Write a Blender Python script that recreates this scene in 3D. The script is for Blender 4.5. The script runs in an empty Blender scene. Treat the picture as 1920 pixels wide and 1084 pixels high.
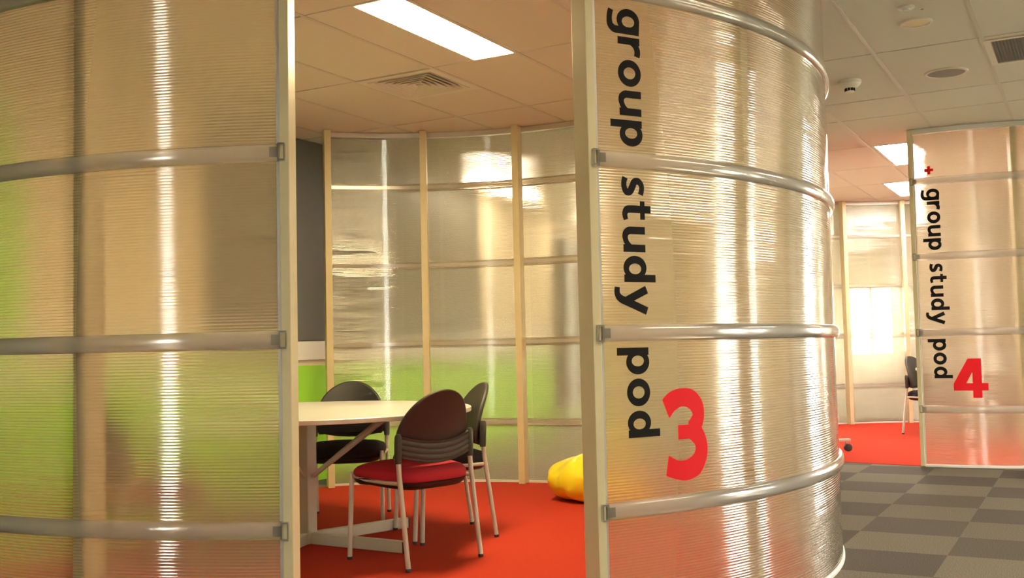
import bpy, bmesh, math, random
from mathutils import Vector, Matrix
random.seed(7)
S = bpy.context.scene
COL = S.collection
PI = math.pi
R_ = math.radians

# ------------------------------------------------------------------ camera
FPX, PITCH, ROLL, EYE = 1948.1, 0.0557536, 0.0224226, 1.053
cd = bpy.data.cameras.new('camera'); cam = bpy.data.objects.new('camera', cd); COL.objects.link(cam)
cd.sensor_fit = 'HORIZONTAL'; cd.sensor_width = 36.0; cd.lens = FPX / 1920 * 36.0
cd.clip_start = 0.05; cd.clip_end = 200
_M = Matrix.Rotation(PITCH, 3, 'X') @ Matrix.Rotation(ROLL, 3, 'Y') @ Matrix(((1, 0, 0), (0, 0, -1), (0, 1, 0)))
cam.matrix_world = Matrix.Translation((0, 0, EYE)) @ _M.to_4x4()
S.camera = cam

# ------------------------------------------------------------------ view, world, light levels
S.view_settings.view_transform = 'Standard'; S.view_settings.look = 'None'
S.view_settings.exposure = 2.2; S.view_settings.gamma = 1.0; S.view_settings.use_curve_mapping = False
LAMP_POD = 23.0
FILL_HALL = 8.5  # strength of the added corridor fill lights
SKY = 9.5
cy = S.cycles
cy.use_denoising = True
cy.max_bounces = 14; cy.diffuse_bounces = 5; cy.glossy_bounces = 6; cy.transmission_bounces = 12
cy.transparent_max_bounces = 12; cy.caustics_reflective = True; cy.caustics_refractive = True
cy.sample_clamp_indirect = 8.0; cy.blur_glossy = 0.3
w = bpy.data.worlds.new('sky'); S.world = w; w.use_nodes = True
bg = w.node_tree.nodes['Background']; bg.inputs[0].default_value = (1.0, 0.96, 0.88, 1); bg.inputs[1].default_value = SKY

# ------------------------------------------------------------------ building grid and heights
TH = 1.06183
U = Vector((math.cos(TH), math.sin(TH), 0)); V = Vector((U.y, -U.x, 0))
G0 = Vector((-2.09484, 5.86969, 0))
GU, GV = G0.dot(U), G0.dot(V)
HC = 2.783
RING = [0.469 + 0.625 * k for k in range(4)]
def uv(u, v, z=0.0): return U * u + V * v + Vector((0, 0, z))
def gu(i): return GU + 1.2 * i
def gv(j): return GV + 0.6 * j

# ------------------------------------------------------------------ mesh helpers
class MB:
    def __init__(s): s.v = []; s.f = []; s.m = []
    def add(s, vs, fs, mi=0):
        b = len(s.v); s.v += [Vector(p) for p in vs]
        for f in fs: s.f.append([b + i for i in f]); s.m.append(mi)
    def hexa(s, p, mi=0):
        s.add(p, [(0, 3, 2, 1), (4, 5, 6, 7), (0, 1, 5, 4), (1, 2, 6, 5), (2, 3, 7, 6), (3, 0, 4, 7)], mi)
    def box(s, c, ax, ay, az, mi=0):
        c = Vector(c); ax = Vector(ax); ay = Vector(ay); az = Vector(az)
        s.hexa([c - ax - ay - az, c + ax - ay - az, c + ax + ay - az, c - ax + ay - az,
                c - ax - ay + az, c + ax - ay + az, c + ax + ay + az, c - ax + ay + az], mi)
    def aabb(s, x0, x1, y0, y1, z0, z1, mi=0):
        s.box(((x0 + x1) / 2, (y0 + y1) / 2, (z0 + z1) / 2), ((x1 - x0) / 2, 0, 0), (0, (y1 - y0) / 2, 0), (0, 0, (z1 - z0) / 2), mi)
    def ubox(s, u0, u1, v0, v1, z0, z1, mi=0):
        s.box(uv((u0 + u1) / 2, (v0 + v1) / 2, (z0 + z1) / 2), V * ((v1 - v0) / 2), U * ((u1 - u0) / 2), (0, 0, (z1 - z0) / 2), mi)
    def sweep(s, rings, mi=0, closed_ring=True, cap=True, closed_path=False):
        n = len(rings[0]); b = len(s.v)
        for r in rings: s.v += [Vector(p) for p in r]
        K = len(rings)
        for k in range(K if closed_path else K - 1):
            k2 = (k + 1) % K
            for i in range(n if closed_ring else n - 1):
                j = (i + 1) % n
                s.f.append([b + k * n + i, b + k * n + j, b + k2 * n + j, b + k2 * n + i]); s.m.append(mi)
        if cap and closed_ring and not closed_path:
            s.f.append([b + i for i in reversed(range(n))]); s.m.append(mi)
            s.f.append([b + (K - 1) * n + i for i in range(n)]); s.m.append(mi)
    def tube(s, path, r, n=12, mi=0):
        path = [Vector(p) for p in path]; rings = []
        rr = r if isinstance(r, (list, tuple)) else [r] * len(path)
        t0 = (path[1] - path[0]).normalized()
        nx = t0.cross(Vector((0, 0, 1)))
        if nx.length < 1e-3: nx = t0.cross(Vector((1, 0, 0)))
        nx.normalize()
        for k, p in enumerate(path):
            a = path[max(k - 1, 0)]; c = path[min(k + 1, len(path) - 1)]
            t = (c - a).normalized(); nx = (nx - t * nx.dot(t)).normalized(); ny = t.cross(nx)
            rings.append([p + (nx * math.cos(2 * PI * i / n) + ny * math.sin(2 * PI * i / n)) * rr[k] for i in range(n)])
        s.sweep(rings, mi)
    def lathe(s, prof, c=(0, 0, 0), n=40, mi=0):
        c = Vector(c); rings = []
        for r, z in prof: rings.append([c + Vector((r * math.cos(2 * PI * i / n), r * math.sin(2 * PI * i / n), z)) for i in range(n)])
        s.sweep(rings, mi)
    def build(s, name, mats, parent=None, smooth=True, ang=35):
        me = bpy.data.meshes.new(name); me.from_pydata([tuple(p) for p in s.v], [], s.f)
        if not isinstance(mats, (list, tuple)): mats = [mats]
        for m in mats: me.materials.append(m)
        me.polygons.foreach_set('material_index', s.m)
        bm = bmesh.new(); bm.from_mesh(me); bmesh.ops.recalc_face_normals(bm, faces=bm.faces); bm.to_mesh(me); bm.free()
        if smooth:
            me.polygons.foreach_set('use_smooth', [True] * len(me.polygons)); me.set_sharp_from_angle(angle=R_(ang))
        me.update()
        o = bpy.data.objects.new(name, me); COL.objects.link(o)
        if parent is not None: o.parent = parent
        return o

def bevel(o, wd=0.004, seg=2):
    md = o.modifiers.new('bevel', 'BEVEL'); md.width = wd; md.segments = seg; md.limit_method = 'ANGLE'; md.angle_limit = R_(40)
    return o
def tag(o, label, cat, group=None):
    o['label'] = label; o['category'] = cat
    if group: o['group'] = group
    return o
def thing(name, label, cat, loc=(0, 0, 0), rz=0.0, group=None):
    o = bpy.data.objects.new(name, None); COL.objects.link(o); o.location = loc; o.rotation_euler = (0, 0, rz)
    o.empty_display_size = 0.2
    return tag(o, label, cat, group)
def struct(o): o['kind'] = 'structure'; return o
def copy_tree(o, parent=None):
    c = o.copy(); COL.objects.link(c)
    if parent is not None: c.parent = parent
    for ch in list(o.children): copy_tree(ch, c)
    return c

# ------------------------------------------------------------------ materials
def lin(h):
    h = h.lstrip('#'); o = []
    for i in (0, 2, 4):
        c = int(h[i:i + 2], 16) / 255; o.append(c / 12.92 if c <= 0.04045 else ((c + 0.055) / 1.055) ** 2.4)
    return (*o, 1)
def mat(name, col, rough=0.5, metal=0.0, noise=0.0, nscale=40, bump=0.0, bscale=200, spec=0.5, coat=0.0):
    m = bpy.data.materials.new(name); m.use_nodes = True; nt = m.node_tree; N = nt.nodes; L = nt.links
    b = N['Principled BSDF']; c = lin(col) if isinstance(col, str) else (*col, 1)
    b.inputs['Base Color'].default_value = c; b.inputs['Roughness'].default_value = rough; b.inputs['Metallic'].default_value = metal
    b.inputs['Specular IOR Level'].default_value = spec; b.inputs['Coat Weight'].default_value = coat
    tc = N.new('ShaderNodeTexCoord')
    if noise:
        t = N.new('ShaderNodeTexNoise'); t.inputs['Scale'].default_value = nscale; t.inputs['Detail'].default_value = 4
        L.new(tc.outputs['Object'], t.inputs['Vector'])
        mx = N.new('ShaderNodeMix'); mx.data_type = 'RGBA'
        mx.inputs[6].default_value = tuple(x * (1 - noise) for x in c[:3]) + (1,)
        mx.inputs[7].default_value = tuple(min(1, x * (1 + noise)) for x in c[:3]) + (1,)
        L.new(t.outputs['Fac'], mx.inputs[0]); L.new(mx.outputs[2], b.inputs['Base Color'])
    if bump:
        t2 = N.new('ShaderNodeTexNoise'); t2.inputs['Scale'].default_value = bscale; t2.inputs['Detail'].default_value = 3
        L.new(tc.outputs['Object'], t2.inputs['Vector'])
        bp = N.new('ShaderNodeBump'); bp.inputs['Strength'].default_value = bump; bp.inputs['Distance'].default_value = 0.004
        L.new(t2.outputs['Fac'], bp.inputs['Height']); L.new(bp.outputs['Normal'], b.inputs['Normal'])
    return m
def emit(name, col, st):
    m = bpy.data.materials.new(name); m.use_nodes = True; nt = m.node_tree; N = nt.nodes
    N.remove(N['Principled BSDF']); e = N.new('ShaderNodeEmission'); e.inputs[0].default_value = (*col, 1); e.inputs[1].default_value = st
    nt.links.new(e.outputs[0], N['Material Output'].inputs[0]); return m

FLUTE = 0.0104
def fluted(name, tint, amp, rough, transl, tcol, refl=1.0, wob=0.16, ior=1.45, grough=0.09, dif=0.0):
    """twin-wall polycarbonate: horizontal flutes tilt the surface up and down, so light smears along the vertical"""
    m = bpy.data.materials.new(name); m.use_nodes = True; nt = m.node_tree; N = nt.nodes; L = nt.links
    N.remove(N['Principled BSDF']); out = N['Material Output']
    tc = N.new('ShaderNodeTexCoord'); sp = N.new('ShaderNodeSeparateXYZ'); L.new(tc.outputs['Object'], sp.inputs[0])
    def math_(op, a, b=None):
        n = N.new('ShaderNodeMath'); n.operation = op
        for i, x in enumerate((a, b)):
            if x is None: continue
            if isinstance(x, (int, float)): n.inputs[i].default_value = x
            else: L.new(x, n.inputs[i])
        return n.outputs[0]
    # slow sheet unevenness, long along the flute and short across it
    mp = N.new('ShaderNodeMapping'); mp.inputs['Scale'].default_value = (1.2, 1.2, 22); L.new(tc.outputs['Object'], mp.inputs['Vector'])
    nz = N.new('ShaderNodeTexNoise'); nz.inputs['Scale'].default_value = 1.6; nz.inputs['Detail'].default_value = 4; L.new(mp.outputs[0], nz.inputs['Vector'])
    ph = math_('MULTIPLY', sp.outputs['Z'], 2 * PI / FLUTE)
    ph = math_('ADD', ph, math_('MULTIPLY', nz.outputs['Fac'], 5.0))
    cs = math_('COSINE', ph)
    wb = math_('MULTIPLY', math_('SUBTRACT', nz.outputs['Fac'], 0.5), wob * 2)
    sl = math_('ADD', math_('MULTIPLY', cs, amp), wb)
    geo = N.new('ShaderNodeNewGeometry'); cb = N.new('ShaderNodeCombineXYZ'); L.new(sl, cb.inputs['Z'])
    va = N.new('ShaderNodeVectorMath'); va.operation = 'ADD'; L.new(geo.outputs['Normal'], va.inputs[0]); L.new(cb.outputs[0], va.inputs[1])
    vn = N.new('ShaderNodeVectorMath'); vn.operation = 'NORMALIZE'; L.new(va.outputs[0], vn.inputs[0])
    nrm = vn.outputs[0]
    # thin webs between flutes
    web = N.new('ShaderNodeMapRange'); L.new(math_('SINE', ph), web.inputs[0]); web.inputs[1].default_value = 0.72; web.inputs[2].default_value = 1.0
    web.inputs[3].default_value = 1.0; web.inputs[4].default_value = 0.78
    cm = N.new('ShaderNodeVectorMath'); cm.operation = 'SCALE'; cm.inputs[0].default_value = tint; L.new(web.outputs[0], cm.inputs['Scale'])
    rf = N.new('ShaderNodeBsdfRefraction'); rf.inputs['IOR'].default_value = ior; rf.inputs['Roughness'].default_value = rough
    L.new(cm.outputs[0], rf.inputs[0]); L.new(nrm, rf.inputs['Normal'])
    tr = N.new('ShaderNodeBsdfTranslucent'); tr.inputs[0].default_value = (*tcol, 1)
    df = N.new('ShaderNodeBsdfDiffuse'); df.inputs[0].default_value = (*tcol, 1); m0 = N.new('ShaderNodeMixShader'); m0.inputs[0].default_value = dif; L.new(tr.outputs[0], m0.inputs[1]); L.new(df.outputs[0], m0.inputs[2])
    m1 = N.new('ShaderNodeMixShader'); m1.inputs[0].default_value = transl; L.new(rf.outputs[0], m1.inputs[1]); L.new(m0.outputs[0], m1.inputs[2])
    gl = N.new('ShaderNodeBsdfGlossy'); gl.inputs['Roughness'].default_value = grough; gl.inputs[0].default_value = (0.95, 0.95, 0.95, 1); L.new(nrm, gl.inputs['Normal'])
    fr = N.new('ShaderNodeFresnel'); fr.inputs['IOR'].default_value = 1.5
    m2 = N.new('ShaderNodeMixShader'); L.new(math_('MINIMUM', math_('MULTIPLY', fr.outputs[0], refl), 0.9), m2.inputs[0])
    L.new(m1.outputs[0], m2.inputs[1]); L.new(gl.outputs[0], m2.inputs[2]); L.new(m2.outputs[0], out.inputs[0])
    return m
def clear(name, tint, rough, transl, refl=1.0, ior=1.45):
    m = bpy.data.materials.new(name); m.use_nodes = True; nt = m.node_tree; N = nt.nodes; L = nt.links
    N.remove(N['Principled BSDF']); out = N['Material Output']
    rf = N.new('ShaderNodeBsdfRefraction'); rf.inputs[0].default_value = (*tint, 1); rf.inputs['IOR'].default_value = ior; rf.inputs['Roughness'].default_value = rough
    tr = N.new('ShaderNodeBsdfTranslucent'); tr.inputs[0].default_value = (*tint, 1)
    df = N.new('ShaderNodeBsdfDiffuse'); df.inputs[0].default_value = (*tint, 1)
    m0 = N.new('ShaderNodeMixShader'); m0.inputs[0].default_value = 0.42; L.new(tr.outputs[0], m0.inputs[1]); L.new(df.outputs[0], m0.inputs[2])
    m1 = N.new('ShaderNodeMixShader'); m1.inputs[0].default_value = transl; L.new(rf.outputs[0], m1.inputs[1]); L.new(m0.outputs[0], m1.inputs[2])
    gl = N.new('ShaderNodeBsdfGlossy'); gl.inputs['Roughness'].default_value = rough; gl.inputs[0].default_value = (0.97, 0.97, 0.97, 1)
    fr = N.new('ShaderNodeFresnel'); fr.inputs['IOR'].default_value = 1.5
    mm = N.new('ShaderNodeMath'); mm.operation = 'MULTIPLY'; mm.use_clamp = True; L.new(fr.outputs[0], mm.inputs[0]); mm.inputs[1].default_value = refl
    m2 = N.new('ShaderNodeMixShader'); L.new(mm.outputs[0], m2.inputs[0]); L.new(m1.outputs[0], m2.inputs[1]); L.new(gl.outputs[0], m2.inputs[2])
    L.new(m2.outputs[0], out.inputs[0]); return m
def pane(name):
    m = bpy.data.materials.new(name); m.use_nodes = True; nt = m.node_tree; N = nt.nodes; L = nt.links
    N.remove(N['Principled BSDF']); tp = N.new('ShaderNodeBsdfTransparent'); tp.inputs[0].default_value = (0.95, 0.97, 0.96, 1)
    gl = N.new('ShaderNodeBsdfGlossy'); gl.inputs['Roughness'].default_value = 0.02
    fr = N.new('ShaderNodeFresnel'); mx = N.new('ShaderNodeMixShader'); L.new(fr.outputs[0], mx.inputs[0]); L.new(tp.outputs[0], mx.inputs[1]); L.new(gl.outputs[0], mx.inputs[2])
    L.new(mx.outputs[0], N['Material Output'].inputs[0]); return m
def carpet_tiles(name):
    m = bpy.data.materials.new(name); m.use_nodes = True; nt = m.node_tree; N = nt.nodes; L = nt.links; b = N['Principled BSDF']
    tc = N.new('ShaderNodeTexCoord')
    def dot(vec, off, per):
        d = N.new('ShaderNodeVectorMath'); d.operation = 'DOT_PRODUCT'; L.new(tc.outputs['Object'], d.inputs[0]); d.inputs[1].default_value = vec
        a = N.new('ShaderNodeMath'); a.operation = 'SUBTRACT'; L.new(d.outputs['Value'], a.inputs[0]); a.inputs[1].default_value = off
        c = N.new('ShaderNodeMath'); c.operation = 'DIVIDE'; L.new(a.outputs[0], c.inputs[0]); c.inputs[1].default_value = per
        f = N.new('ShaderNodeMath'); f.operation = 'FLOOR'; L.new(c.outputs[0], f.inputs[0]); return f.outputs[0]
    i = dot(tuple(U), 4.94, 0.516); j = dot(tuple(V), -0.667, 0.505)
    s = N.new('ShaderNodeMath'); L.new(i, s.inputs[0]); L.new(j, s.inputs[1])
    k = N.new('ShaderNodeMath'); k.operation = 'FLOORED_MODULO'; L.new(s.outputs[0], k.inputs[0]); k.inputs[1].default_value = 2
    cb = N.new('ShaderNodeCombineXYZ'); L.new(i, cb.inputs[0]); L.new(j, cb.inputs[1])
    wn = N.new('ShaderNodeTexWhiteNoise'); wn.noise_dimensions = '2D'; L.new(cb.outputs[0], wn.inputs['Vector'])
    n1 = N.new('ShaderNodeTexNoise'); n1.inputs['Scale'].default_value = 190; n1.inputs['Detail'].default_value = 3; L.new(tc.outputs['Object'], n1.inputs['Vector'])
    base = N.new('ShaderNodeMix'); base.data_type = 'RGBA'; L.new(k.outputs[0], base.inputs[0])
    base.inputs[6].default_value = (0.140, 0.120, 0.086, 1); base.inputs[7].default_value = (0.072, 0.062, 0.045, 1)
    mr = N.new('ShaderNodeMapRange'); L.new(wn.outputs['Value'], mr.inputs[0]); mr.inputs[3].default_value = 0.88; mr.inputs[4].default_value = 1.12
    mr2 = N.new('ShaderNodeMapRange'); L.new(n1.outputs['Fac'], mr2.inputs[0]); mr2.inputs[1].default_value = 0.3; mr2.inputs[2].default_value = 0.7; mr2.inputs[3].default_value = 0.35; mr2.inputs[4].default_value = 1.75
    pr = N.new('ShaderNodeMath'); pr.operation = 'MULTIPLY'; L.new(mr.outputs[0], pr.inputs[0]); L.new(mr2.outputs[0], pr.inputs[1])
    vs = N.new('ShaderNodeVectorMath'); vs.operation = 'SCALE'; L.new(base.outputs[2], vs.inputs[0]); L.new(pr.outputs[0], vs.inputs['Scale'])
    L.new(vs.outputs[0], b.inputs['Base Color']); b.inputs['Roughness'].default_value = 0.85; b.inputs['Specular IOR Level'].default_value = 0.3
    bp = N.new('ShaderNodeBump'); bp.inputs['Strength'].default_value = 0.5; bp.inputs['Distance'].default_value = 0.004; L.new(n1.outputs['Fac'], bp.inputs['Height']); L.new(bp.outputs[0], b.inputs['Normal'])
    return m

M = dict(
    tile=mat('ceiling_tile', (0.72, 0.68, 0.60), 0.9, noise=0.03, nscale=300, bump=0.15, bscale=500),
    bar=mat('ceiling_bar', (0.62, 0.58, 0.51), 0.45),
    plenum=mat('plenum', (0.03, 0.028, 0.025), 0.9),
    post=mat('champagne_aluminium', (0.68, 0.59, 0.35), 0.4, 0.0, noise=0.04, nscale=20),
    track=mat('track_aluminium', (0.66, 0.63, 0.58), 0.35, 0.5),
    outer=fluted('fluted_polycarbonate', (0.98, 0.96, 0.92), 0.24, 0.16, 0.31, (0.95, 0.84, 0.60), refl=1.7, dif=0.10, grough=0.08),
    inner=fluted('polycarbonate_inner_face', (0.98, 0.96, 0.92), 0.15, 0.12, 0.09, (0.92, 0.82, 0.62), refl=1.8, dif=0.3, grough=0.025),
    rail=clear('clear_rail', (0.97, 0.93, 0.86), 0.14, 0.44, refl=1.6, ior=1.12),
    clip=clear('clear_clip', (0.85, 0.84, 0.80), 0.08, 0.30, refl=1.8),
    ink=mat('black_vinyl', (0.010, 0.009, 0.008), 0.6, spec=0.12), red=mat('red_vinyl', (0.85, 0.018, 0.026), 0.6, spec=0.12),
    carpet=carpet_tiles('grey_carpet_tiles'),
    redcarpet=mat('red_carpet', (0.47, 0.042, 0.020), 0.95, noise=0.10, nscale=60, bump=0.3, bscale=600, spec=0.1),
    wall=mat('cream_paint', (0.66, 0.62, 0.55), 0.7, noise=0.02),
    green=mat('lime_paint', (0.34, 0.78, 0.01), 0.55, noise=0.02),
    beige=mat('beige_paint', (0.74, 0.64, 0.44), 0.7, noise=0.02),
    charcoal=mat('charcoal_paint', (0.110, 0.106, 0.084), 0.5, noise=0.03),
    white=mat('white_trim', (0.78, 0.76, 0.70), 0.4), frame=mat('window_frame', (0.55, 0.52, 0.46), 0.35, 0.3), pane=pane('window_glass'),
    paving=mat('paving', (0.30, 0.31, 0.22), 0.95, noise=0.2, nscale=3),
    beech=mat('cream_laminate', (0.60, 0.60, 0.56), 0.28, noise=0.05, nscale=14), edge=mat('laminate_edge', (0.62, 0.56, 0.44), 0.4),
    steel=mat('beige_steel', (0.56, 0.54, 0.44), 0.38, 0.1), capm=mat('dark_cap', (0.03, 0.022, 0.02), 0.5),
    black=mat('black_plastic', (0.014, 0.013, 0.011), 0.5, bump=0.1, bscale=700), grey=mat('charcoal_plastic', (0.042, 0.040, 0.032), 0.45, bump=0.1, bscale=700),
    fabric=mat('black_fabric', (0.014, 0.013, 0.016), 0.9, bump=0.4, bscale=900), maroon=mat('maroon_fabric', (0.42, 0.010, 0.024), 0.85, bump=0.4, bscale=900, noise=0.1),
    brown=mat('burgundy_shell', (0.035, 0.014, 0.011), 0.5, bump=0.15, bscale=700),
    yellow=mat('yellow_vinyl', (0.90, 0.78, 0.03), 0.30, noise=0.06, nscale=8), lime=mat('lime_vinyl', (0.30, 0.62, 0.03), 0.4),
    glow=emit('lamp_diffuser', (1.0, 0.77, 0.41), LAMP_POD), fillh=emit('fill_diffuser_hall', (1.0, 0.84, 0.62), FILL_HALL), glow4=emit('lamp_diffuser_cool', (1.0, 0.85, 0.76), LAMP_POD * 0.6),  # the hall diffuser serves only the added fill lights
    whiteplastic=mat('white_plastic', (0.74, 0.70, 0.62), 0.4), mesh=mat('grey_mesh', (0.26, 0.25, 0.24), 0.5, bump=0.8, bscale=260), cream=mat('cream_disc', (0.74, 0.62, 0.40), 0.4),
    board=mat('whiteboard_face', (0.80, 0.80, 0.79), 0.15), chrome=mat('chrome', (0.7, 0.68, 0.65), 0.2, 1.0),
)

# ------------------------------------------------------------------ room shell
U0, U1, V0, V1 = -3.0, 14.2, -5.59, 3.9
o = MB(); o.ubox(U0 - 0.2, U1 + 0.2, V0 - 0.2, V1 + 0.2, -0.12, 0.0); struct(o.build('floor', M['carpet'], smooth=False))

ULINES = [-5, -4, -3, -2, -1, 0, 1, 2.03, 3.08, 3.62, 4.66, 5.67, 6.68, 7.7, 8.7, 9.7]
VLINES = list(range(-6, 16))
LIGHTS = []   # (i0, i1, j0, j1, kind) in grid lines
LIGHTS.append((5, 6, 2.5, 3, 'glow'))            # pod 3, in view
LIGHTS.append((10, 11, 5.05, 5.55, 'glow4'))       # pod 4
LIGHTS.append((12, 13, 4.5, 5.0, 'glow4'))         # pod 4, far
LIGHTS.append((10, 11, 8.05, 8.55, 'glow4'))
LIGHTS.append((5, 6, 9, 9.5, 'fillh')); LIGHTS.append((7, 8, 10, 10.5, 'fillh'))  # added out of view, to brighten the corridor and pod panels
LIGHTS.append((9, 10, -1, -0.5, 'fillh')); LIGHTS.append((11, 12, -1, -0.5, 'fillh')); LIGHTS.append((1, 2, 8, 8.5, 'fillh')); LIGHTS.append((3, 4, 8, 8.5, 'fillh'))  # added to brighten the lime wall and the front of the corridor
VENTS = [(1.0, 1.5, 1, 2)]
GRILLES = [(2.09, 2.62, 7, 8)]
def cells_minus(u0, u1, v0, v1, hole):
    a0, a1, b0, b1 = hole
    a0, a1, b0, b1 = max(a0, u0), min(a1, u1), max(b0, v0), min(b1, v1)
    if a1 - a0 < 0.01 or b1 - b0 < 0.01: return [(u0, u1, v0, v1)]
    r = []
    if a0 - u0 > 0.01: r.append((u0, a0, v0, v1))
    if u1 - a1 > 0.01: r.append((a1, u1, v0, v1))
    if b0 - v0 > 0.01: r.append((a0, a1, v0, b0))
    if v1 - b1 > 0.01: r.append((a0, a1, b1, v1))
    return r
holes = [(gu(ULINES[a]), gu(ULINES[b]), gv(c), gv(d)) for a, b, c, d, k in LIGHTS] + [(gu(a), gu(b), gv(c), gv(d)) for a, b, c, d in VENTS + GRILLES]
o = MB()
for a in range(len(ULINES) - 1):
    for j in range(len(VLINES) - 1):
        u0, u1 = max(gu(ULINES[a]), U0), min(gu(ULINES[a + 1]), U1); v0, v1 = max(gv(VLINES[j]), V0), min(gv(VLINES[j + 1]), V1)
        if u1 - u0 < 0.02 or v1 - v0 < 0.02: continue
        parts = [(u0, u1, v0, v1)]
        for h in holes: parts = [q for p_ in parts for q in cells_minus(*p_, h)]
        for (x0, x1, y0, y1) in parts:
            o.ubox(x0 + 0.007, x1 - 0.007, y0 + 0.006, y1 - 0.006, HC + 0.004, HC + 0.018, 0)
for j in VLINES:                                    # wide bars along the long edges
    if V0 < gv(j) < V1: o.ubox(U0, U1, gv(j) - 0.012, gv(j) + 0.012, HC, HC + 0.0035, 1)
o.ubox(U0 - 0.2, U1 + 0.2, V0 - 0.2, V1 + 0.2, HC + 0.12, HC + 0.2, 2)
ceil = struct(o.build('ceiling', [M['tile'], M['bar'], M['plenum']], smooth=False))

# walls with openings: (a0, a1, z0, z1) along the wall
def wall(name, axis, at, a0, a1, outw, openings, bands):
    """bands: (z0, z1, material index); the wall is a 0.18 slab just outside the room line"""
    o = MB(); cuts = sorted({a0, a1} | {x for op in openings for x in op[:2]})
    zs = sorted({z for b in bands for z in b[:2]} | {z for op in openings for z in op[2:4]})
    for p, q in zip(cuts, cuts[1:]):
        for z0, z1 in zip(zs, zs[1:]):
            c, zc = (p + q) / 2, (z0 + z1) / 2
            if any(op[0] < c < op[1] and op[2] < zc < op[3] for op in openings): continue
            mi = [b[2] for b in bands if b[0] <= zc <= b[1]][0]
            lo, hi = sorted((at, at + 0.18 * outw))
            if axis == 'v': o.ubox(p, q, lo, hi, z0, z1, mi)
            else: o.ubox(lo, hi, p, q, z0, z1, mi)
    return o
nwin = [0]
def window(axis, at, outw, op, mull=1):
    nwin[0] += 1
    a0, a1, z0, z1 = op; f = MB(); t = 0.045
    lo, hi = sorted((at + 0.04 * outw, at + 0.10 * outw))
    def b(p, q, zz0, zz1, l, h, mb): (mb.ubox(p, q, l, h, zz0, zz1) if axis == 'v' else mb.ubox(l, h, p, q, zz0, zz1))
    b(a0, a0 + t, z0, z1, lo, hi, f); b(a1 - t, a1, z0, z1, lo, hi, f); b(a0 + t, a1 - t, z0, z0 + t, lo, hi, f); b(a0 + t, a1 - t, z1 - t, z1, lo, hi, f)
    for k in range(mull):
        c = a0 + (a1 - a0) * (k + 1) / (mull + 1); b(c - t / 2, c + t / 2, z0 + t, z1 - t, lo, hi, f)
    o = struct(f.build('window_%d' % nwin[0], M['frame'], smooth=False))
    g = MB(); mid = (lo + hi) / 2; b(a0 + t, a1 - t, z0 + t, z1 - t, mid - 0.004, mid + 0.004, g)
    g.build('pane', M['pane'], o, smooth=False)
full = [(0, HC + 0.12, 0)]
OPEN_L = [(11.0, 12.4, 0.10, 2.62)]
struct(wall('wall_left', 'v', V0, U0, U1, -1, OPEN_L, [(0, 0.94, 1), (0.94, HC + 0.12, 2)]).build('wall_left', [M['wall'], M['green'], M['beige']], smooth=False))
for op in OPEN_L: window('v', V0, -1, op)
o = MB(); o.ubox(U0, 10.9, V0, V0 + 0.035, 0.985, 1.135); struct(bevel(o.build('trim_1', M['white'], smooth=False)))
OPEN_R = [(6.5, 7.4, 0.05, 2.1), (8.15, 8.6, 0.05, 2.1), (11.2, 12.0, 0.05, 2.1), (13.1, 13.6, 0.05, 2.1)]
struct(wall('wall_right', 'v', V1, U0, U1, 1, OPEN_R, full).build('wall_right', [M['wall']], smooth=False))
for op in OPEN_R: window('v', V1, 1, op, mull=0)
OPEN_B = [(-2.85, -2.25, 0.85, 1.75), (0.8, 1.5, 0.10, 2.6), (2.4, 3.4, 0.10, 2.6)]
struct(wall('wall_back', 'u', U1, V0 - 0.18, V1 + 0.18, 1, OPEN_B, full).build('wall_back', [M['wall']], smooth=False))
for op in OPEN_B: window('u', U1, 1, op)
OPEN_F = [(-3.95, -3.58, 0.7, 2.7), (2.0, 2.45, 0.05, 2.7)]
struct(wall('wall_front', 'u', U0, V0 - 0.18, V1 + 0.18, -1, OPEN_F, full).build('wall_front', [M['wall']], smooth=False))
for op in OPEN_F: window('u', U0, -1, op, mull=0)
g = MB(); g.box((3, 6, -0.3), (40, 0, 0), (0, 40, 0), (0, 0, 0.05)); lw = g.build('paving', M['paving'], smooth=False)
lw['kind'] = 'stuff'; tag(lw, 'pale sunlit paving outside the bright windows', 'paving')

o = MB(); o.ubox(3.62, 3.97, V0 + 0.002, V0 + 0.03, 1.14, 2.45); tag(bevel(o.build('pinboard', M['green'], smooth=False)), 'lime green wall board, a green blur at the left edge behind the left panels', 'pinboard')
o = MB(); o.ubox(5.45, 9.3, V0 + 0.002, V0 + 0.03, 1.14, HC - 0.004); tag(bevel(o.build('pinboard', M['charcoal'], smooth=False)), 'tall charcoal wall board between the left door jamb and the first far post', 'pinboard')
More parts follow.
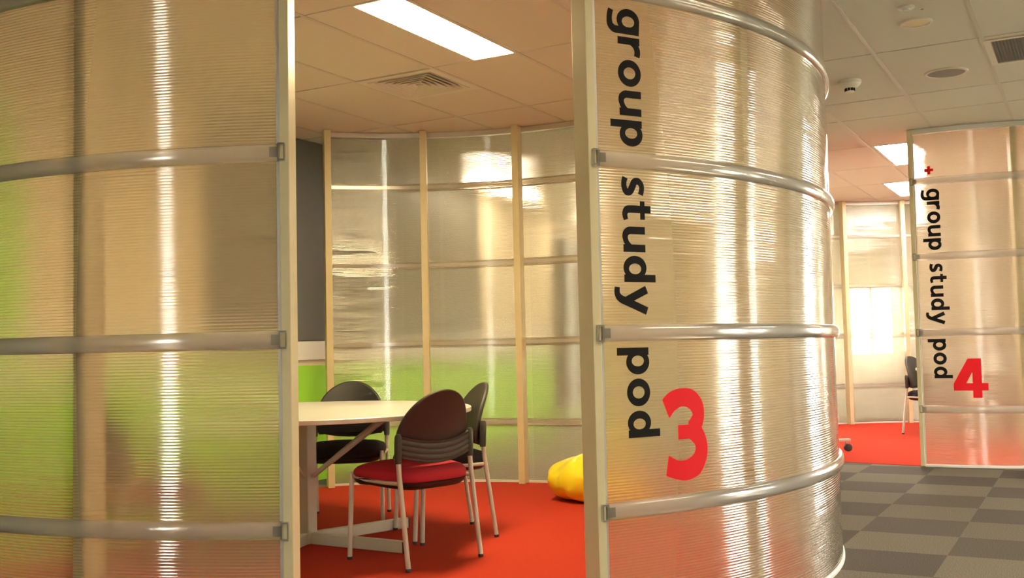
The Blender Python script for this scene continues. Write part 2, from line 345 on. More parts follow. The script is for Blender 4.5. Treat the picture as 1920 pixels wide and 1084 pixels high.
# ------------------------------------------------------------------ ceiling fittings
LLAB = ['bright rectangular ceiling light in the tiles above the round table', 'bright ceiling light nearest the pod four sign, above its doorway',
        'smaller looking bright ceiling light farther back inside pod four', 'rectangular ceiling light over the right side of pod four', 'added unseen fill light over the corridor near pod three',
        'added unseen fill light over the corridor by the right windows', 'added fill light over the lime green wall behind pod three', 'added fill light by the far left windows', 'added unseen fill light in the corridor behind the viewpoint on the right', 'added unseen fill light in the corridor just right of the viewpoint']
for (a, b, c, d, k), lb in zip(LIGHTS, LLAB):
    u0, u1, v0, v1 = gu(ULINES[a]), gu(ULINES[b]), gv(c), gv(d)
    cc = uv((u0 + u1) / 2, (v0 + v1) / 2, HC - 0.0012)
    t = thing('ceiling_light', lb, 'light', cc, 0, 'fluorescent ceiling lights')
    hu, hv = (u1 - u0) / 2, (v1 - v0) / 2
    f = MB()
    for s in (-1, 1):
        f.box(U * s * (hu - 0.009) + Vector((0, 0, 0.012)), V * (hv - 0.003), U * 0.006, (0, 0, 0.012)); f.box(V * s * (hv - 0.009) + Vector((0, 0, 0.012)), V * 0.006, U * (hu - 0.015), (0, 0, 0.012))
    f.build('frame', M['whiteplastic'], t, smooth=False)
    f = MB(); f.box((0, 0, 0.008), V * (hv - 0.016), U * (hu - 0.016), (0, 0, 0.004)); f.build('diffuser', M[k], t, smooth=False)
a, b, c, d = VENTS[0]
t = thing('air_diffuser', 'square four way air vent with dark stepped louvres in the pod ceiling', 'vent', uv(gu((a + b) / 2), gv((c + d) / 2), HC - 0.0012))
f = MB()
def sqring(mb, h0, z0, h1, z1, th, mi=0):
    def ring(h, z): return [V * (sx * h) + U * (sy * h) + Vector((0, 0, z)) for sx, sy in ((-1, -1), (1, -1), (1, 1), (-1, 1))]
    A = ring(h0, z0); B = ring(h1, z1); A2 = ring(h0 - th, z0); B2 = ring(h1 - th, z1)
    for i in range(4):
        j = (i + 1) % 4
        mb.add([A[i], A[j], B[j], B[i], A2[i], A2[j], B2[j], B2[i]], [(0, 1, 2, 3), (7, 6, 5, 4), (0, 4, 5, 1), (3, 2, 6, 7)], mi)
sqring(f, 0.296, 0.0, 0.296, 0.012, 0.05); f.build('frame', M['whiteplastic'], t, smooth=False)
f = MB(); f.box((0, 0, 0.10), V * 0.27, U * 0.27, (0, 0, 0.004))
for s in (-1, 1): f.box(V * s * 0.272 + Vector((0, 0, 0.055)), V * 0.003, U * 0.27, (0, 0, 0.045)); f.box(U * s * 0.272 + Vector((0, 0, 0.055)), V * 0.27, U * 0.003, (0, 0, 0.045))
f.build('duct', M['plenum'], t, smooth=False)
for k in range(6):
    f = MB(); h = 0.238 - k * 0.037; sqring(f, h, 0.0, h - 0.030, 0.034, 0.004); sqring(f, h + 0.004, -0.002, h + 0.004, 0.001, 0.006); f.build('louvre', M['whiteplastic'], t, smooth=False)
f = MB(); f.box((0, 0, 0.004), V * 0.016, U * 0.016, (0, 0, 0.003)); f.build('hub', M['whiteplastic'], t, smooth=False)

a, b, c, d = GRILLES[0]
t = thing('return_air_grille', 'grey mesh return air grille in the corridor ceiling at top right', 'vent', uv(gu((a + b) / 2), gv((c + d) / 2), HC - 0.0012))
hu, hv = 0.6 * (b - a), 0.3 * (d - c)
f = MB()
for s in (-1, 1): f.box(U * s * (hu - 0.02) + Vector((0, 0, 0.006)), V * (hv - 0.002), U * 0.018, (0, 0, 0.006)); f.box(V * s * (hv - 0.02) + Vector((0, 0, 0.006)), V * 0.018, U * (hu - 0.038), (0, 0, 0.006))
f.build('frame', M['whiteplastic'], t, smooth=False)
f = MB(); f.box((0, 0, 0.05), V * hv, U * hu, (0, 0, 0.004))
n = 30
for k in range(n):
    x = -hv + 0.04 + (2 * hv - 0.08) * k / (n - 1); f.box(V * x + Vector((0, 0, 0.016)), V * 0.0035, U * (hu - 0.038), (0, 0, 0.01))
    x = -hu + 0.04 + (2 * hu - 0.08) * k / (n - 1); f.box(U * x + Vector((0, 0, 0.016)), V * (hv - 0.038), U * 0.0035, (0, 0, 0.01))
f.build('core', M['mesh'], t, smooth=False)

def disc_fitting(name, label, cat, xy, r, ring, face, drop=0.006):
    t = thing(name, label, cat, (*xy, HC))
    f = MB(); f.lathe([(r, 0.004), (r, -drop * 0.4), (r * 0.97, -drop), (r * 0.86, -drop), (r * 0.85, -drop * 0.3), (r * 0.85, 0.004)]); f.build('ring', ring, t)
    f = MB(); f.lathe([(r * 0.85, 0.0), (r * 0.85, -drop * 0.35), (r * 0.5, -drop * 0.6), (0.001, -drop * 0.7), (0.001, 0.0)]); f.build('face', face, t)
    return t
disc_fitting('recessed_disc', 'cream round flush disc in the corridor ceiling just below the small sensor', 'ceiling disc', (2.255, 5.625), 0.085, M['whiteplastic'], M['cream'])
disc_fitting('ceiling_speaker', 'round grey meshed ceiling speaker left of the return air grille', 'speaker', (2.875, 6.72), 0.135, M['whiteplastic'], M['mesh'])
disc_fitting('pinhole_sensor', 'tiny round pinhole sensor on the ceiling beside the small white sensor', 'sensor', (2.19, 5.38), 0.012, M['whiteplastic'], M['plenum'], 0.004)
t = thing('motion_sensor', 'small white domed sensor with a shiny lens at the top of the corridor ceiling', 'sensor', (2.10, 5.36, HC))
f = MB(); f.lathe([(0.042, 0.004), (0.042, -0.003), (0.034, -0.008), (0.022, -0.009), (0.022, 0.0)]); f.build('base', M['whiteplastic'], t)
f = MB(); f.lathe([(0.022, -0.007), (0.020, -0.014), (0.012, -0.020), (0.001, -0.022)]); f.build('lens', M['board'], t)
t = thing('smoke_detector', 'white conical smoke detector hanging from the corridor ceiling tiles', 'smoke detector', (2.30, 6.90, HC))
f = MB(); f.lathe([(0.076, 0.004), (0.076, -0.012), (0.070, -0.016), (0.067, -0.026), (0.042, -0.046), (0.030, -0.047), (0.001, -0.047)]); f.build('base', M['whiteplastic'], t)
f = MB()
for k in range(9):
    an = 2 * PI * k / 9; f.box((0.030 * math.cos(an), 0.030 * math.sin(an), -0.056), (0.0055 * math.cos(an + PI / 2), 0.0055 * math.sin(an + PI / 2), 0), (0.004 * math.cos(an), 0.004 * math.sin(an), 0), (0, 0, 0.010))
f.build('vent_slot', M['plenum'], t, smooth=False)
f = MB(); f.lathe([(0.022, -0.046), (0.022, -0.066), (0.030, -0.066), (0.028, -0.074), (0.001, -0.076)]); f.build('cap', M['whiteplastic'], t)

# ------------------------------------------------------------------ pods
RO = 2.41
def pol(r, deg, z): a = R_(deg); return Vector((r * math.sin(a), -r * math.cos(a), z))
def arc(mb, prof, d0, d1, mi=0, step=1.5):
    n = max(2, int(abs(d1 - d0) / step)); mb.sweep([[pol(r, d0 + (d1 - d0) * k / n, z) for r, z in prof] for k in range(n + 1)], mi)
def panel(parent, d0, d1, z0, z1):
    n = max(3, int(abs(d1 - d0) / 1.25)); o = MB(); t = 0.010
    A = [[pol(RO, d0 + (d1 - d0) * k / n, z) for z in (z0, z1)] for k in range(n + 1)]
    B = [[pol(RO - t, d0 + (d1 - d0) * k / n, z) for z in (z0, z1)] for k in range(n + 1)]
    b = 0; vs = []
    for k in range(n + 1): vs += [A[k][0], A[k][1], B[k][0], B[k][1]]
    fo = [(4 * k, 4 * k + 4, 4 * k + 5, 4 * k + 1) for k in range(n)]
    fi = [(4 * k + 2, 4 * k + 3, 4 * k + 7, 4 * k + 6) for k in range(n)]
    fe = [(4 * k, 4 * k + 2, 4 * k + 6, 4 * k + 4) for k in range(n)] + [(4 * k + 1, 4 * k + 5, 4 * k + 7, 4 * k + 3) for k in range(n)] + [(0, 1, 3, 2), (4 * n, 4 * n + 2, 4 * n + 3, 4 * n + 1)]
    o.v = [Vector(x) for x in vs]; o.f = [list(f) for f in fo + fi + fe]; o.m = [0] * len(fo) + [1] * len(fi + fe)
    return o.build('panel', [M['outer'], M['inner']], parent)
H_ = 0.030
RAILP = [(RO + 0.001, -H_), (RO + 0.010, -H_), (RO + 0.019, -H_ * 0.72), (RO + 0.023, -H_ * 0.3), (RO + 0.023, H_ * 0.3), (RO + 0.019, H_ * 0.72), (RO + 0.010, H_), (RO + 0.001, H_)]
STRIPP = [(RO - 0.0165, -0.013), (RO - 0.0105, -0.014), (RO - 0.0105, 0.014), (RO - 0.0165, 0.013)]
LEV = [0.022] + RING + [HC - 0.045]
def pod(center, label, arcs, jambs):
    """arcs: (start, end) degrees from the front, anticlockwise seen from above; posts: inner posts"""
    P = thing('study_pod', label, 'study pod', (*center, 0), 0, 'curved translucent study pods')
    panels = {}
    for ai, (d0, d1, posts) in enumerate(arcs):
        for k in range(5):
            g = 0.0025
            panels[(ai, k)] = panel(P, d0, d1, LEV[k] + g, LEV[k + 1] - g)
        for z in RING:
            o = MB(); arc(o, [(r, z + h) for r, h in RAILP], d0, d1); rl = o.build('rail', M['rail'], P, ang=50)
            for e, sgn in ((d0, 1), (d1, -1)):
                if (round(e, 2)) not in jambs: continue
                if d1 < d0: sgn = -sgn
                c = MB(); am = e - sgn * 0.25
                rad, tan = pol(1, am, 0), pol(1, am + 90, 0)
                cc = pol(RO + 0.014, am, z)
                for q in (-1, 1):
                    c.box(cc + Vector((0, 0, q * 0.027)), tan * 0.012, rad * 0.015, (0, 0, 0.003))
                    c.box(cc + tan * 0.0105 * q, tan * 0.0022, rad * 0.015, (0, 0, 0.024))
                c.box(cc + tan * sgn * 0.026 - rad * 0.004, tan * 0.014, rad * 0.014, (0, 0, 0.017))
                c.build('end_clip', M['clip'], rl, smooth=False)
            o = MB(); arc(o, [(r, z + h) for r, h in STRIPP], d0, d1); o.build('seam_strip', M['rail'], P)
        for e in posts:
            jam = round(e, 2) in jambs
            o = MB(); rad, tan = pol(1, e, 0), pol(1, e + 90, 0)
            z0, z1 = 0.004, HC - 0.001
            if jam:
                sgn = (1 if e == d0 else -1) * (1 if d1 > d0 else -1)        # the jamb stands at the free end of the panels
                am = e - sgn * 0.42; rad, tan = pol(1, am, 0), pol(1, am + 90, 0)
                o.box(pol(RO - 0.040, am, (z0 + z1) / 2), tan * 0.0165, rad * 0.052, (0, 0, (z1 - z0) / 2))
                bevel(o.build('door_jamb', M['post'], P, smooth=False), 0.003)
                o = MB(); am = e + sgn * 0.10; rad, tan = pol(1, am, 0), pol(1, am + 90, 0)
                o.box(pol(RO + 0.003, am, (z0 + z1) / 2), tan * 0.006, rad * 0.002, (0, 0, (z1 - z0) / 2)); o.build('edge_channel', M['track'], P, smooth=False)
            else:
                o.box(pol(RO - 0.070, e, (z0 + z1) / 2), tan * 0.026, rad * 0.050, (0, 0, (z1 - z0) / 2)); bevel(o.build('post', M['post'], P, smooth=False), 0.003)
        o = MB(); arc(o, [(RO - 0.016, 0.0), (RO + 0.008, 0.0), (RO + 0.008, 0.014), (RO + 0.003, 0.02), (RO - 0.016, 0.02)], d0, d1); o.build('bottom_channel', M['white'], P)
    dd0, dd1 = min(min(a[0], a[1]) for a in arcs), max(a[1] for a in arcs)
    o = MB(); arc(o, [(RO - 0.022, HC - 0.04), (RO + 0.010, HC - 0.04), (RO + 0.010, HC - 0.0005), (RO - 0.022, HC - 0.0005)], dd0, dd1); o.build('top_track', M['track'], P)
    return P, panels

# lettering: pieces of polygons in letter space (x along the reading direction, y up), x-height 1
def ring_piece(cx, cy, ox, oy, ix, iy, n=40, a0=0, a1=360, dx=0, dy=0):
    q = []
    for k in range(n):
        a, b = R_(a0 + (a1 - a0) * k / n), R_(a0 + (a1 - a0) * (k + 1) / n)
        q.append([(cx + ox * math.cos(a), cy + oy * math.sin(a)), (cx + ox * math.cos(b), cy + oy * math.sin(b)), (cx + dx + ix * math.cos(b), cy + dy + iy * math.sin(b)), (cx + dx + ix * math.cos(a), cy + dy + iy * math.sin(a))])
    return q
def bar(x0, y0, x1, y1):
    q = []; ny = max(1, int((y1 - y0) / 0.12)); 
    for k in range(ny): q.append([(x0, y0 + (y1 - y0) * k / ny), (x1, y0 + (y1 - y0) * k / ny), (x1, y0 + (y1 - y0) * (k + 1) / ny), (x0, y0 + (y1 - y0) * (k + 1) / ny)])
    return q
def catmull(P, n=10):
    out = []; Q = [P[0]] + list(P) + [P[-1]]
    for i in range(1, len(Q) - 2):
        p0, p1, p2, p3 = Q[i - 1:i + 3]
        for k in range(n):
            t = k / n
            out.append(tuple(0.5 * (2 * p1[c] + (p2[c] - p0[c]) * t + (2 * p0[c] - 5 * p1[c] + 4 * p2[c] - p3[c]) * t * t + (3 * p1[c] - p0[c] - 3 * p2[c] + p3[c]) * t ** 3) for c in range(len(p1))))
    out.append(tuple(P[-1])); return out
def stroke(P, wd=None, smooth=True, n=10):
    """P: (x, y) or (x, y, width)"""
    P = [(p[0], p[1], p[2] if len(p) > 2 else wd) for p in P]
    if smooth: P = catmull(P, n)
    L_, R2 = [], []
    for i, (x, y, ww) in enumerate(P):
        a, b = P[max(i - 1, 0)], P[min(i + 1, len(P) - 1)]
        dx, dy = b[0] - a[0], b[1] - a[1]; l = math.hypot(dx, dy) or 1; nx, ny = -dy / l, dx / l
        L_.append((x + nx * ww / 2, y + ny * ww / 2)); R2.append((x - nx * ww / 2, y - ny * ww / 2))
    return [[L_[i], L_[i + 1], R2[i + 1], R2[i]] for i in range(len(P) - 1)]
def poly(*p): return [list(p)]
W = 0.295
GL = {
 'o': (1.03, ring_piece(.515, .5, .515, .525, .225, .265)),
 'p': (1.0, bar(0, -.42, .285, 1.0) + ring_piece(.54, .5, .46, .525, .20, .275, dx=-.04)),
 'd': (.99, bar(.705, 0, .99, 1.44) + ring_piece(.45, .5, .45, .525, .20, .275, dx=.04)),
 'u': (.96, bar(0, .36, .285, 1.0) + bar(.675, 0, .96, 1.0) + stroke([(.1425, .40, .285), (.155, .26, .285), (.25, .125, .27), (.42, .09, .24), (.62, .17, .22), (.78, .34, .2)])),
 'r': (.74, bar(0, 0, .285, 1.0) + stroke([(.18, .60, .22), (.27, .76, .25), (.42, .87, .27), (.58, .89, .265), (.72, .855, .255)])),
 'g': (1.0, bar(.70, -.02, .985, .86) + ring_piece(.45, .50, .45, .52, .21, .285, dx=.05)
        + poly((.45, 1.02), (.99, .985), (.99, .80), (.55, .80))
        + stroke([(.8425, .02, .285), (.82, -.16, .285), (.68, -.31, .27), (.46, -.345, .24), (.25, -.32, .23), (.085, -.27, .23)])),
 's': (.74, stroke([(.035, .16, .25), (.20, .105, .235), (.40, .105, .24), (.575, .20, .26), (.56, .36, .28), (.38, .475, .29), (.20, .575, .28), (.165, .745, .26), (.30, .885, .24), (.48, .90, .23), (.67, .84, .24)])),
 't': (.73, bar(0, .80, .70, 1.02) + stroke([(.31, 1.30, .285), (.3125, .8, .285), (.3125, .40, .285), (.34, .20, .28), (.47, .11, .24), (.60, .115, .22), (.72, .15, .20)])),
 'y': (1.12, stroke([(.155, 1.0, .31), (.55, .10, .29)], smooth=False) + stroke([(.965, 1.0, .30), (.62, .12, .30), (.53, -.12, .29), (.42, -.27, .27), (.26, -.335, .24), (.06, -.32, .22)], n=8)),
}
def vinyl(pieces, m, name, parent):
    """cut film: fine mesh laid in the plane of arc length and height, then bent round the panel"""
    me = bpy.data.meshes.new(name); vs, fs = [], []
    for _, _, quads in pieces:
        for q in quads:
            fs.append(list(range(len(vs), len(vs) + len(q)))); vs += [(ss, 0.0, zz) for ss, zz in q]
    me.from_pydata(vs, [], fs); bm = bmesh.new(); bm.from_mesh(me)
    bmesh.ops.triangulate(bm, faces=bm.faces)
    for _ in range(4):
        lg = [e for e in bm.edges if abs(e.verts[0].co.x - e.verts[1].co.x) > 0.03]
        if not lg: break
        bmesh.ops.subdivide_edges(bm, edges=lg, cuts=1); bmesh.ops.triangulate(bm, faces=bm.faces)
    for v in bm.verts: v.co = pol(RO + 0.0016, math.degrees(v.co.x / RO), v.co.z)
    for f in bm.faces:
        f.normal_update(); c = f.calc_center_median()
        if f.normal.x * c.x + f.normal.y * c.y < 0: f.normal_flip()
    bm.to_mesh(me); bm.free(); me.materials.append(m)
    o = bpy.data.objects.new(name, me); COL.objects.link(o); o.parent = parent
    return o
XH = 0.0965
def glyph(ch, s0, ztop):
    return [[(s0 + y * XH, ztop - x * XH) for x, y in q] for q in GL[ch][1]]
WORDS = [('group', [0, .1055, .189, .303, .412], 3), ('study', [.619, .707, .801, .907, 1.014], 2), ('pod', [1.238, 1.349, 1.464], 1)]
def sign(panels, ai, s0, sn, number, plus=None):
    zt = 2.279
    for word, xs, lev in WORDS:
        vinyl([(0, 0, glyph(c, s0, zt - x)) for c, x in zip(word, xs)], M['ink'], 'lettering', panels[(ai, lev)])
    def num(quads): return [[(sn + x * 0.222, 0.561 + y * 0.317) for x, y in q] for q in quads]
    if number == '3':
        q = stroke([(.085, .80, .26), (.22, .88, .24), (.44, .925, .21), (.66, .89, .24), (.80, .775, .27), (.775, .64, .26), (.62, .535, .22)], n=10) \
          + stroke([(.62, .545, .22), (.80, .45, .26), (.86, .30, .28), (.75, .15, .27), (.52, .085, .24), (.30, .095, .22), (.085, .155, .24)], n=10) \
          + bar(.335, .44, .70, .605)
        q = [[(x, (y - 0.0)) for x, y in p_] for p_ in q]
        # stroke widths are in the wide unit; keep them even in both directions
    else:
        q = bar(.62, 0, .93, 1.0) + bar(-.02, .185, 1.14, .37) + poly((-.02, .36), (.40, .36), (.66, .705), (.66, 1.0), (.48, 1.0), (-.02, .36))
    vinyl([(0, 0, num(q))], M['red'], 'numeral', panels[(ai, 1)])
    if plus: 
        s, z = plus; a, b = 0.034, 0.0115
        vinyl([(0, 0, [[(s - a, z - b), (s + a, z - b), (s + a, z + b), (s - a, z + b)], [(s - b, z + b), (s + b, z + b), (s + b, z + a), (s - b, z + a)], [(s - b, z - a), (s + b, z - a), (s + b, z - b), (s - b, z - b)]])], M['red'], 'plus_sign', panels[(ai, 3)])

C3 = (-0.711, 5.858)
P3R = [25.0, 44.2, 63.5, 82.5, 101.5, 121.0, 140.5, 160.8, 179.3, 197.9]
P3L = [-1.35, -19.3, -38.0, -57.0, -75.5, -88.5]
pod3, pan3 = pod(C3, 'large curved pod of translucent panels marked group study pod 3', [(25.0, 198.3, P3R), (-1.35, -89.0, P3L)], {25.0, -1.35})
sign(pan3, 0, 1.158, 1.307, '3')
C4 = (4.57, 10.66)
P4 = [-30.3 + 18.355 * k for k in range(19)]
pod4, pan4 = pod(C4, 'farther curved pod with pinkish panels marked group study pod 4', [(P4[0], P4[-1], P4)], {round(P4[0], 2), round(P4[-1], 2)})
sign(pan4, 0, -1.176, -1.030, '4', plus=(-1.150, 2.434))

def round_carpet(center, label, clip):
    o = MB(); pts = []
    for k in range(128):
        p = Vector((center[0], center[1], 0)) + pol(2.392, 360 * k / 128, 0)
        if clip:
            d = p.dot(V) - (V0 + 0.01)
            if d < 0: p = p - V * d
        pts.append(p)
    n = len(pts); zt = 0.0035
    o.sweep([[p + Vector((0, 0, 0.0005)) for p in pts], [p + Vector((0, 0, zt)) for p in pts]])
    c = o.build('round_carpet', M['redcarpet'], smooth=False); tag(c, label, 'carpet', 'red round carpets'); return c
round_carpet(C3, 'round orange red carpet under the table and chairs of pod three', True)
round_carpet(C4, 'bright red round carpet inside pod four beyond the grey tiles', False)

# ------------------------------------------------------------------ furniture
def shell(mb, rows, th, mi=0):
    """rows: grid of points (front face); extruded by th along -normal into a closed body"""
    R, Cn = len(rows), len(rows[0])
    def nrm(i, j):
        a = rows[min(i + 1, R - 1)][j] - rows[max(i - 1, 0)][j]; b = rows[i][min(j + 1, Cn - 1)] - rows[i][max(j - 1, 0)]
        n = a.cross(b); return n.normalized() if n.length > 1e-9 else Vector((0, 1, 0))
    back = [[rows[i][j] + nrm(i, j) * th for j in range(Cn)] for i in range(R)]
    b = len(mb.v); mb.v += [p for r in rows for p in r] + [p for r in back for p in r]; K = R * Cn
    idx = lambda i, j, s=0: b + s * K + i * Cn + j
    for i in range(R - 1):
        for j in range(Cn - 1):
            mb.f.append([idx(i, j), idx(i, j + 1), idx(i + 1, j + 1), idx(i + 1, j)]); mb.f.append([idx(i, j, 1), idx(i + 1, j, 1), idx(i + 1, j + 1, 1), idx(i, j + 1, 1)]); mb.m += [mi, mi]
    for i in range(R - 1):
        mb.f.append([idx(i, 0), idx(i + 1, 0), idx(i + 1, 0, 1), idx(i, 0, 1)]); mb.f.append([idx(i, Cn - 1), idx(i, Cn - 1, 1), idx(i + 1, Cn - 1, 1), idx(i + 1, Cn - 1)]); mb.m += [mi, mi]
    for j in range(Cn - 1):
        mb.f.append([idx(0, j), idx(0, j, 1), idx(0, j + 1, 1), idx(0, j + 1)]); mb.f.append([idx(R - 1, j), idx(R - 1, j + 1), idx(R - 1, j + 1, 1), idx(R - 1, j, 1)]); mb.m += [mi, mi]

def back_y(z): return -0.168 - max(0, z - 0.55) ** 1.35 * 0.42
def make_chair(label, seat_m, back_m):
    t = thing('visitor_chair', label, 'chair', (0, 0, 0), 0, 'visitor chairs with oval backs')
    for s in (-1, 1):
        o = MB(); o.tube([(s * 0.232, -0.232, 0.012), (s * 0.231, -0.20, 0.24), (s * 0.230, -0.172, 0.44), (s * 0.230, -0.162, 0.56)], 0.0125); lg = o.build('leg', M['steel'], t)
        o = MB(); o.tube([(s * 0.232, -0.2325, 0.0), (s * 0.232, -0.231, 0.014)], 0.014); o.build('foot_cap', M['capm'], lg)
        o = MB(); o.tube([(s * 0.236, 0.232, 0.012), (s * 0.234, 0.222, 0.22), (s * 0.232, 0.212, 0.40), (s * 0.231, 0.209, 0.436)], 0.0125); lg = o.build('leg', M['steel'], t)
        o = MB(); o.tube([(s * 0.236, 0.2325, 0.0), (s * 0.236, 0.2325, 0.014)], 0.014); o.build('foot_cap', M['capm'], lg)
        o = MB(); o.tube([(s * 0.231, 0.209, 0.425), (s * 0.229, 0.19, 0.418), (s * 0.228, 0.10, 0.405), (s * 0.228, -0.06, 0.402), (s * 0.230, -0.165, 0.405)], 0.010); o.build('side_rail', M['steel'], t)
        o = MB(); rings = []
        for z, hx, hy in ((0.50, 0.017, 0.017), (0.52, 0.0185, 0.0185), (0.60, 0.0185, 0.0185), (0.63, 0.016, 0.018), (0.642, 0.009, 0.012)):
            y = -0.163 - (z - 0.5) * 0.03
            rings.append([Vector((s * 0.230 + hx * math.cos(2 * PI * i / 16), y + hy * math.sin(2 * PI * i / 16), z)) for i in range(16)])
        o.sweep(rings); o.build('bracket', M['grey'], t)
    # padded oval backrest with a rounded rim
    o = MB(); nz, nx = 26, 20
    zs = [0.515 + (0.848 - 0.515) * (1 - math.cos(PI * k / nz)) / 2 for k in range(nz + 1)]
    def grid(sc, dep):
        rows = []
        for z in zs:
            if z >= 0.60: ww = 0.221 * math.sqrt(max(0.0, 1 - ((z - 0.60) / 0.2485) ** 2.15))
            else: ww = 0.221 * (1 - 0.10 * ((0.60 - z) / 0.085) ** 2)
            ww = max(ww, 0.004); zz = 0.67 + (z - 0.67) * sc
            rows.append([Vector((x * ww * sc, back_y(zz) + 0.045 * (x * ww / 0.221) ** 2 + 0.010 - dep, zz)) for x in [math.sin(PI / 2 * (-1 + 2 * j / nx)) for j in range(nx + 1)]])
        return rows
    loop = [(0, j) for j in range(nx)] + [(i, nx) for i in range(nz)] + [(nz, j) for j in range(nx, 0, -1)] + [(i, 0) for i in range(nz, 0, -1)]
    layers = [grid(0.955, 0.0), grid(0.988, 0.003), grid(1.0, 0.010), grid(1.0, 0.018), grid(0.988, 0.025), grid(0.955, 0.028)]
    for q, g_ in enumerate((layers[0], layers[-1])):
        o.add([p for row in g_ for p in row], [(i * (nx + 1) + j, i * (nx + 1) + j + 1, (i + 1) * (nx + 1) + j + 1, (i + 1) * (nx + 1) + j) for i in range(nz) for j in range(nx)])
    o.sweep([[g_[i][j] for i, j in loop] for g_ in layers], cap=False)
    bo = o.build('backrest', back_m, t, ang=75)
    bm2 = bmesh.new(); bm2.from_mesh(bo.data); bmesh.ops.remove_doubles(bm2, verts=bm2.verts, dist=0.0004); bmesh.ops.recalc_face_normals(bm2, faces=bm2.faces); bm2.to_mesh(bo.data); bm2.free()
    # ribbed lumbar band behind it
    o = MB(); rows = []
    for k in range(25):
        f = k / 24
        row = []
        for j in range(25):
            x = -0.216 + 0.432 * j / 24; q = 1 - (x / 0.216) ** 2
            zb, zt = 0.525 - 0.034 * q, 0.632 - 0.034 * q
            z = zb + (zt - zb) * f
            row.append(Vector((x, -0.168 - 0.028 + 0.036 * (x / 0.216) ** 2 - 0.0035 * math.cos(f * 4 * 2 * PI) - 0.003, z)))
        rows.append(row)
    shell(o, rows, -0.010); o.build('lumbar_band', M['grey'], t, ang=60)
    # seat
    def outline(a, k):
        c, s_ = math.cos(a), math.sin(a); e = 2 / 3.8
        x = 0.232 * k * abs(c) ** e * (1 if c > 0 else -1); y = 0.228 * k * abs(s_) ** e * (1 if s_ > 0 else -1)
        return x * (1 + 0.06 * (y / 0.228)) * 1.02, y * 1.06 + 0.024
    def loft(prof):
        rings = []
        for k, z in prof:
            ring = []
            for i in range(48):
                x, y = outline(2 * PI * i / 48, k); yy = (y - 0.022) / 0.237
                ring.append(Vector((x, y, z + 0.012 * (1 - (x / 0.25) ** 2) * 0 + (0.010 * yy if yy < 0.4 else 0.004 - 0.03 * (yy - 0.4)))))
            rings.append(ring)
        m_ = MB(); m_.sweep(rings); return m_
    st = loft([(0.97, 0.412), (1.01, 0.420), (1.02, 0.438), (1.0, 0.455), (0.94, 0.470), (0.80, 0.481), (0.5, 0.487), (0.15, 0.487)]).build('seat', seat_m, t, ang=50)
    loft([(0.3, 0.366), (0.70, 0.368), (0.90, 0.378), (0.975, 0.394), (1.0, 0.411), (0.95, 0.4115)]).build('seat_shell', M['black'], st, ang=50)
    return t
CH = [  # mid of the rear feet line, facing direction, label, seat, back
    ((-0.352, 5.125), (-0.70, 0.714), 'chair with a maroon red seat and dark brown oval back, nearest in the doorway', 'maroon', 'brown'),
    ((-0.192, 6.040), (-0.945, -0.33), 'black oval backed chair at the right end of the table, half behind the red one', 'fabric', 'grey'),
    ((-1.06, 6.80), (0.03, -1.0), 'black chair facing out from the far side of the round table', 'fabric', 'black'),
    ((-2.02, 5.02), (0.76, 0.65), 'chair at the left of the table, a dark blur behind the left panels', 'maroon', 'brown'),
    ((4.425, 11.605), (0.643, -0.766), 'black oval backed chair on the red carpet inside pod four', 'fabric', 'grey'),
]
protos = {}
for (mx, my), (fx, fy), lb, sm, bm_ in CH:
    key = (sm, bm_)
    if key not in protos: c = protos[key] = make_chair(lb, M[sm], M[bm_])
    else: c = copy_tree(protos[key])
    c['label'] = lb
    l = math.hypot(fx, fy); fx, fy = fx / l, fy / l
    c.rotation_euler = (0, 0, math.atan2(-fx, fy)); c.location = (mx + fx * 0.232, my + fy * 0.232, 0.0056)

def make_table(label, loc, R, rot, feet=5, flen=0.66):
    t = thing('round_table', label, 'table', (*loc, 0.0036), rot, 'round meeting tables')
    o = MB(); z0, z1 = 0.703, 0.728
    o.lathe([(0.001, z0), (R - 0.004, z0), (R, z0 + 0.003), (R, z1 - 0.003), (R - 0.004, z1), (0.001, z1)], n=96)
    top = o.build('tabletop', [M['beech'], M['edge']], t, ang=30)
    for pl in top.data.polygons:
        if abs(pl.normal.z) < 0.5: pl.material_index = 1
    o = MB(); o.aabb(-0.037, 0.037, -0.037, 0.037, 0.0, 0.69); bevel(o.build('column', M['steel'], t, smooth=False), 0.006)
    o = MB(); o.aabb(-0.16, 0.16, -0.16, 0.16, 0.69, 0.7025); bevel(o.build('top_plate', M['steel'], t, smooth=False), 0.003)
    for k in range(feet):
        a = 2 * PI * k / feet; d = Vector((math.cos(a), math.sin(a), 0)); n = Vector((-d.y, d.x, 0))
        o = MB(); o.box(d * ((0.038 + flen) / 2) + Vector((0, 0, 0.030)), d * ((flen - 0.038) / 2), n * 0.019, (0, 0, 0.030)); ft = bevel(o.build('foot', M['steel'], t, smooth=False), 0.004)
        o = MB(); o.box(d * (flen + 0.004) + Vector((0, 0, 0.030)), d * 0.005, n * 0.020, (0, 0, 0.0292)); bevel(o.build('end_cap', M['capm'], ft, smooth=False), 0.002)
        o = MB(); o.box(d * 0.30 + Vector((0, 0, 0.53)), d * 0.26 + Vector((0, 0, 0.165)), n * 0.012, Vector((-0.535 * d.x * 0.010, -0.535 * d.y * 0.010, 0.0085))); bevel(o.build('brace', M['steel'], t, smooth=False), 0.003)
    return t
make_table('round cream topped meeting table on a steel pedestal in pod three', (-1.15, 5.77), 0.91, R_(-31))
t4 = make_table('pale round table barely showing behind the pod four door post', (5.02, 10.92), 0.76, R_(10), flen=0.6)

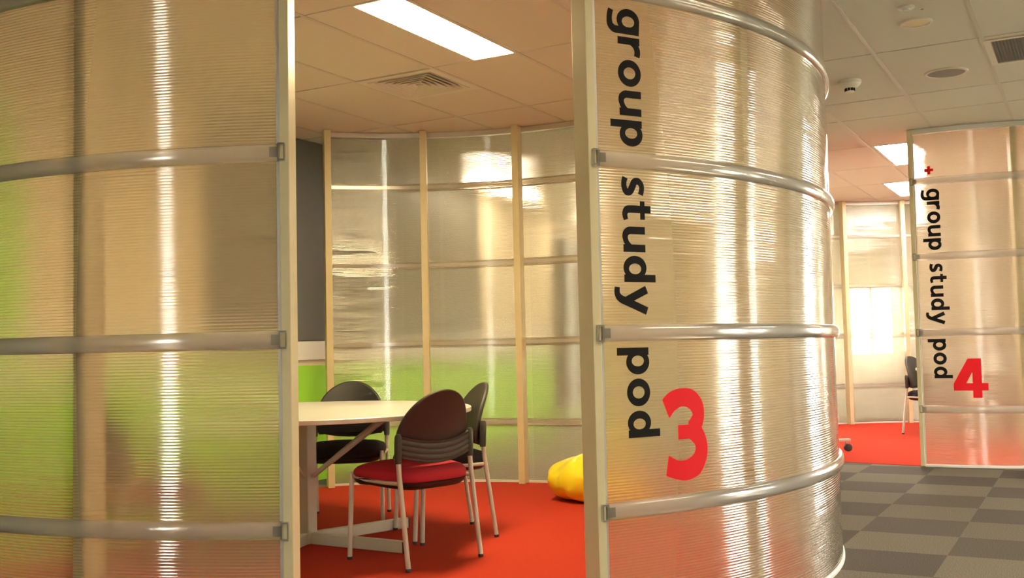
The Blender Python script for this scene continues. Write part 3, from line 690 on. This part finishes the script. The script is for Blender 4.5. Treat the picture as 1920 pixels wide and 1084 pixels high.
# bean bags
def beanbag(label, loc, rx, ry, h, m, seed, rz):
    t = thing('bean_bag', label, 'bean bag', (*loc, 0.0036), rz, 'vinyl bean bags')
    rnd = random.Random(seed); ph = [rnd.uniform(0, 6.28) for _ in range(12)]
    o = MB(); n, mrow = 84, 44; rings = []
    for i in range(mrow + 1):
        f = i / mrow
        e = -PI / 2 + PI * f
        r = math.cos(e) ** 0.45 if f < 0.5 else math.cos(e) ** 1.15 * 0.97 + 0.03 * math.cos(e)
        z = h * (0.5 + 0.5 * math.copysign(abs(math.sin(e)) ** 1.0, math.sin(e)))
        ring = []
        for j in range(n):
            a = 2 * PI * j / n
            wr = 1 + 0.035 * math.sin(3 * a + ph[0]) + 0.02 * math.sin(5 * a + ph[1] + 3 * f)
            fold = 0.022 * math.sin(9 * a + 7 * f + ph[2]) * math.sin(PI * f) + 0.014 * math.sin(15 * a - 12 * f + ph[3]) * math.sin(PI * f) + 0.010 * math.sin(9 * f + 2 * a + ph[4])
            seam = -0.022 * math.exp(-((((a * 6 / (2 * PI)) % 1) - 0.5) / 0.045) ** 2) * math.sin(PI * f)
            rr = max(0.004, r * wr + fold + seam)
            ring.append(Vector((rx * rr * math.cos(a) + 0.10 * rx * (z / h), ry * rr * math.sin(a), max(0, z + h * 0.05 * math.sin(2 * a + ph[5]) * f + 0.012 * math.sin(7 * a + 11 * f) * math.sin(PI * f)))))
        rings.append(ring)
    o.sweep(rings); o.build('bag', m, t, ang=180)
    o = MB(); top = rings[-1][0]
    cx = sum(p.x for p in rings[-1]) / n; cyy = sum(p.y for p in rings[-1]) / n; cz = max(p.z for p in rings[-1])
    o.tube([(cx - 0.06, cyy, cz + 0.002), (cx - 0.03, cyy, cz + 0.028), (cx + 0.03, cyy, cz + 0.028), (cx + 0.06, cyy, cz + 0.002)], 0.007, n=8); o.build('handle', m, t)
    return t
beanbag('slumped yellow vinyl bean bag on the red carpet by the right door jamb', (0.56, 7.17), 0.36, 0.32, 0.32, M['yellow'], 3, 0.2)
beanbag('lime green bean bag mostly hidden behind the table pedestal', (-1.78, 7.20), 0.30, 0.30, 0.27, M['lime'], 5, 1.2)

# rolling whiteboard standing in the pod four doorway, one caster in view
t = thing('mobile_whiteboard', 'rolling whiteboard stand in pod four with one black caster showing', 'whiteboard', (2.88, 10.35, 0.0036))
for y in (-0.50, 0.50):
    o = MB(); o.box((0, y, 0.105), (0.27, 0, 0), (0, 0.022, 0), (0, 0, 0.012)); ft = bevel(o.build('foot', M['steel'], t, smooth=False), 0.004)
    for x in (-0.235, 0.235):
        o = MB(); o.tube([(x, y, 0.095), (x, y, 0.062)], 0.009, n=10); cs = o.build('caster_stem', M['chrome'], ft)
        o = MB(); o.tube([(x + 0.012, y - 0.026, 0.036), (x + 0.012, y - 0.020, 0.036), (x + 0.012, y + 0.020, 0.036), (x + 0.012, y + 0.026, 0.036)], [0.028, 0.036, 0.036, 0.028], n=24); o.build('caster', M['capm'], ft)
    o = MB(); o.box((0, y, 1.0), (0.018, 0, 0), (0, 0.018, 0), (0, 0, 0.885)); bevel(o.build('upright', M['steel'], t, smooth=False), 0.003)
o = MB(); o.box((0, 0, 1.35), (0.012, 0, 0), (0, 0.476, 0), (0, 0, 0.45)); bd = bevel(o.build('board', M['board'], t, smooth=False), 0.004)
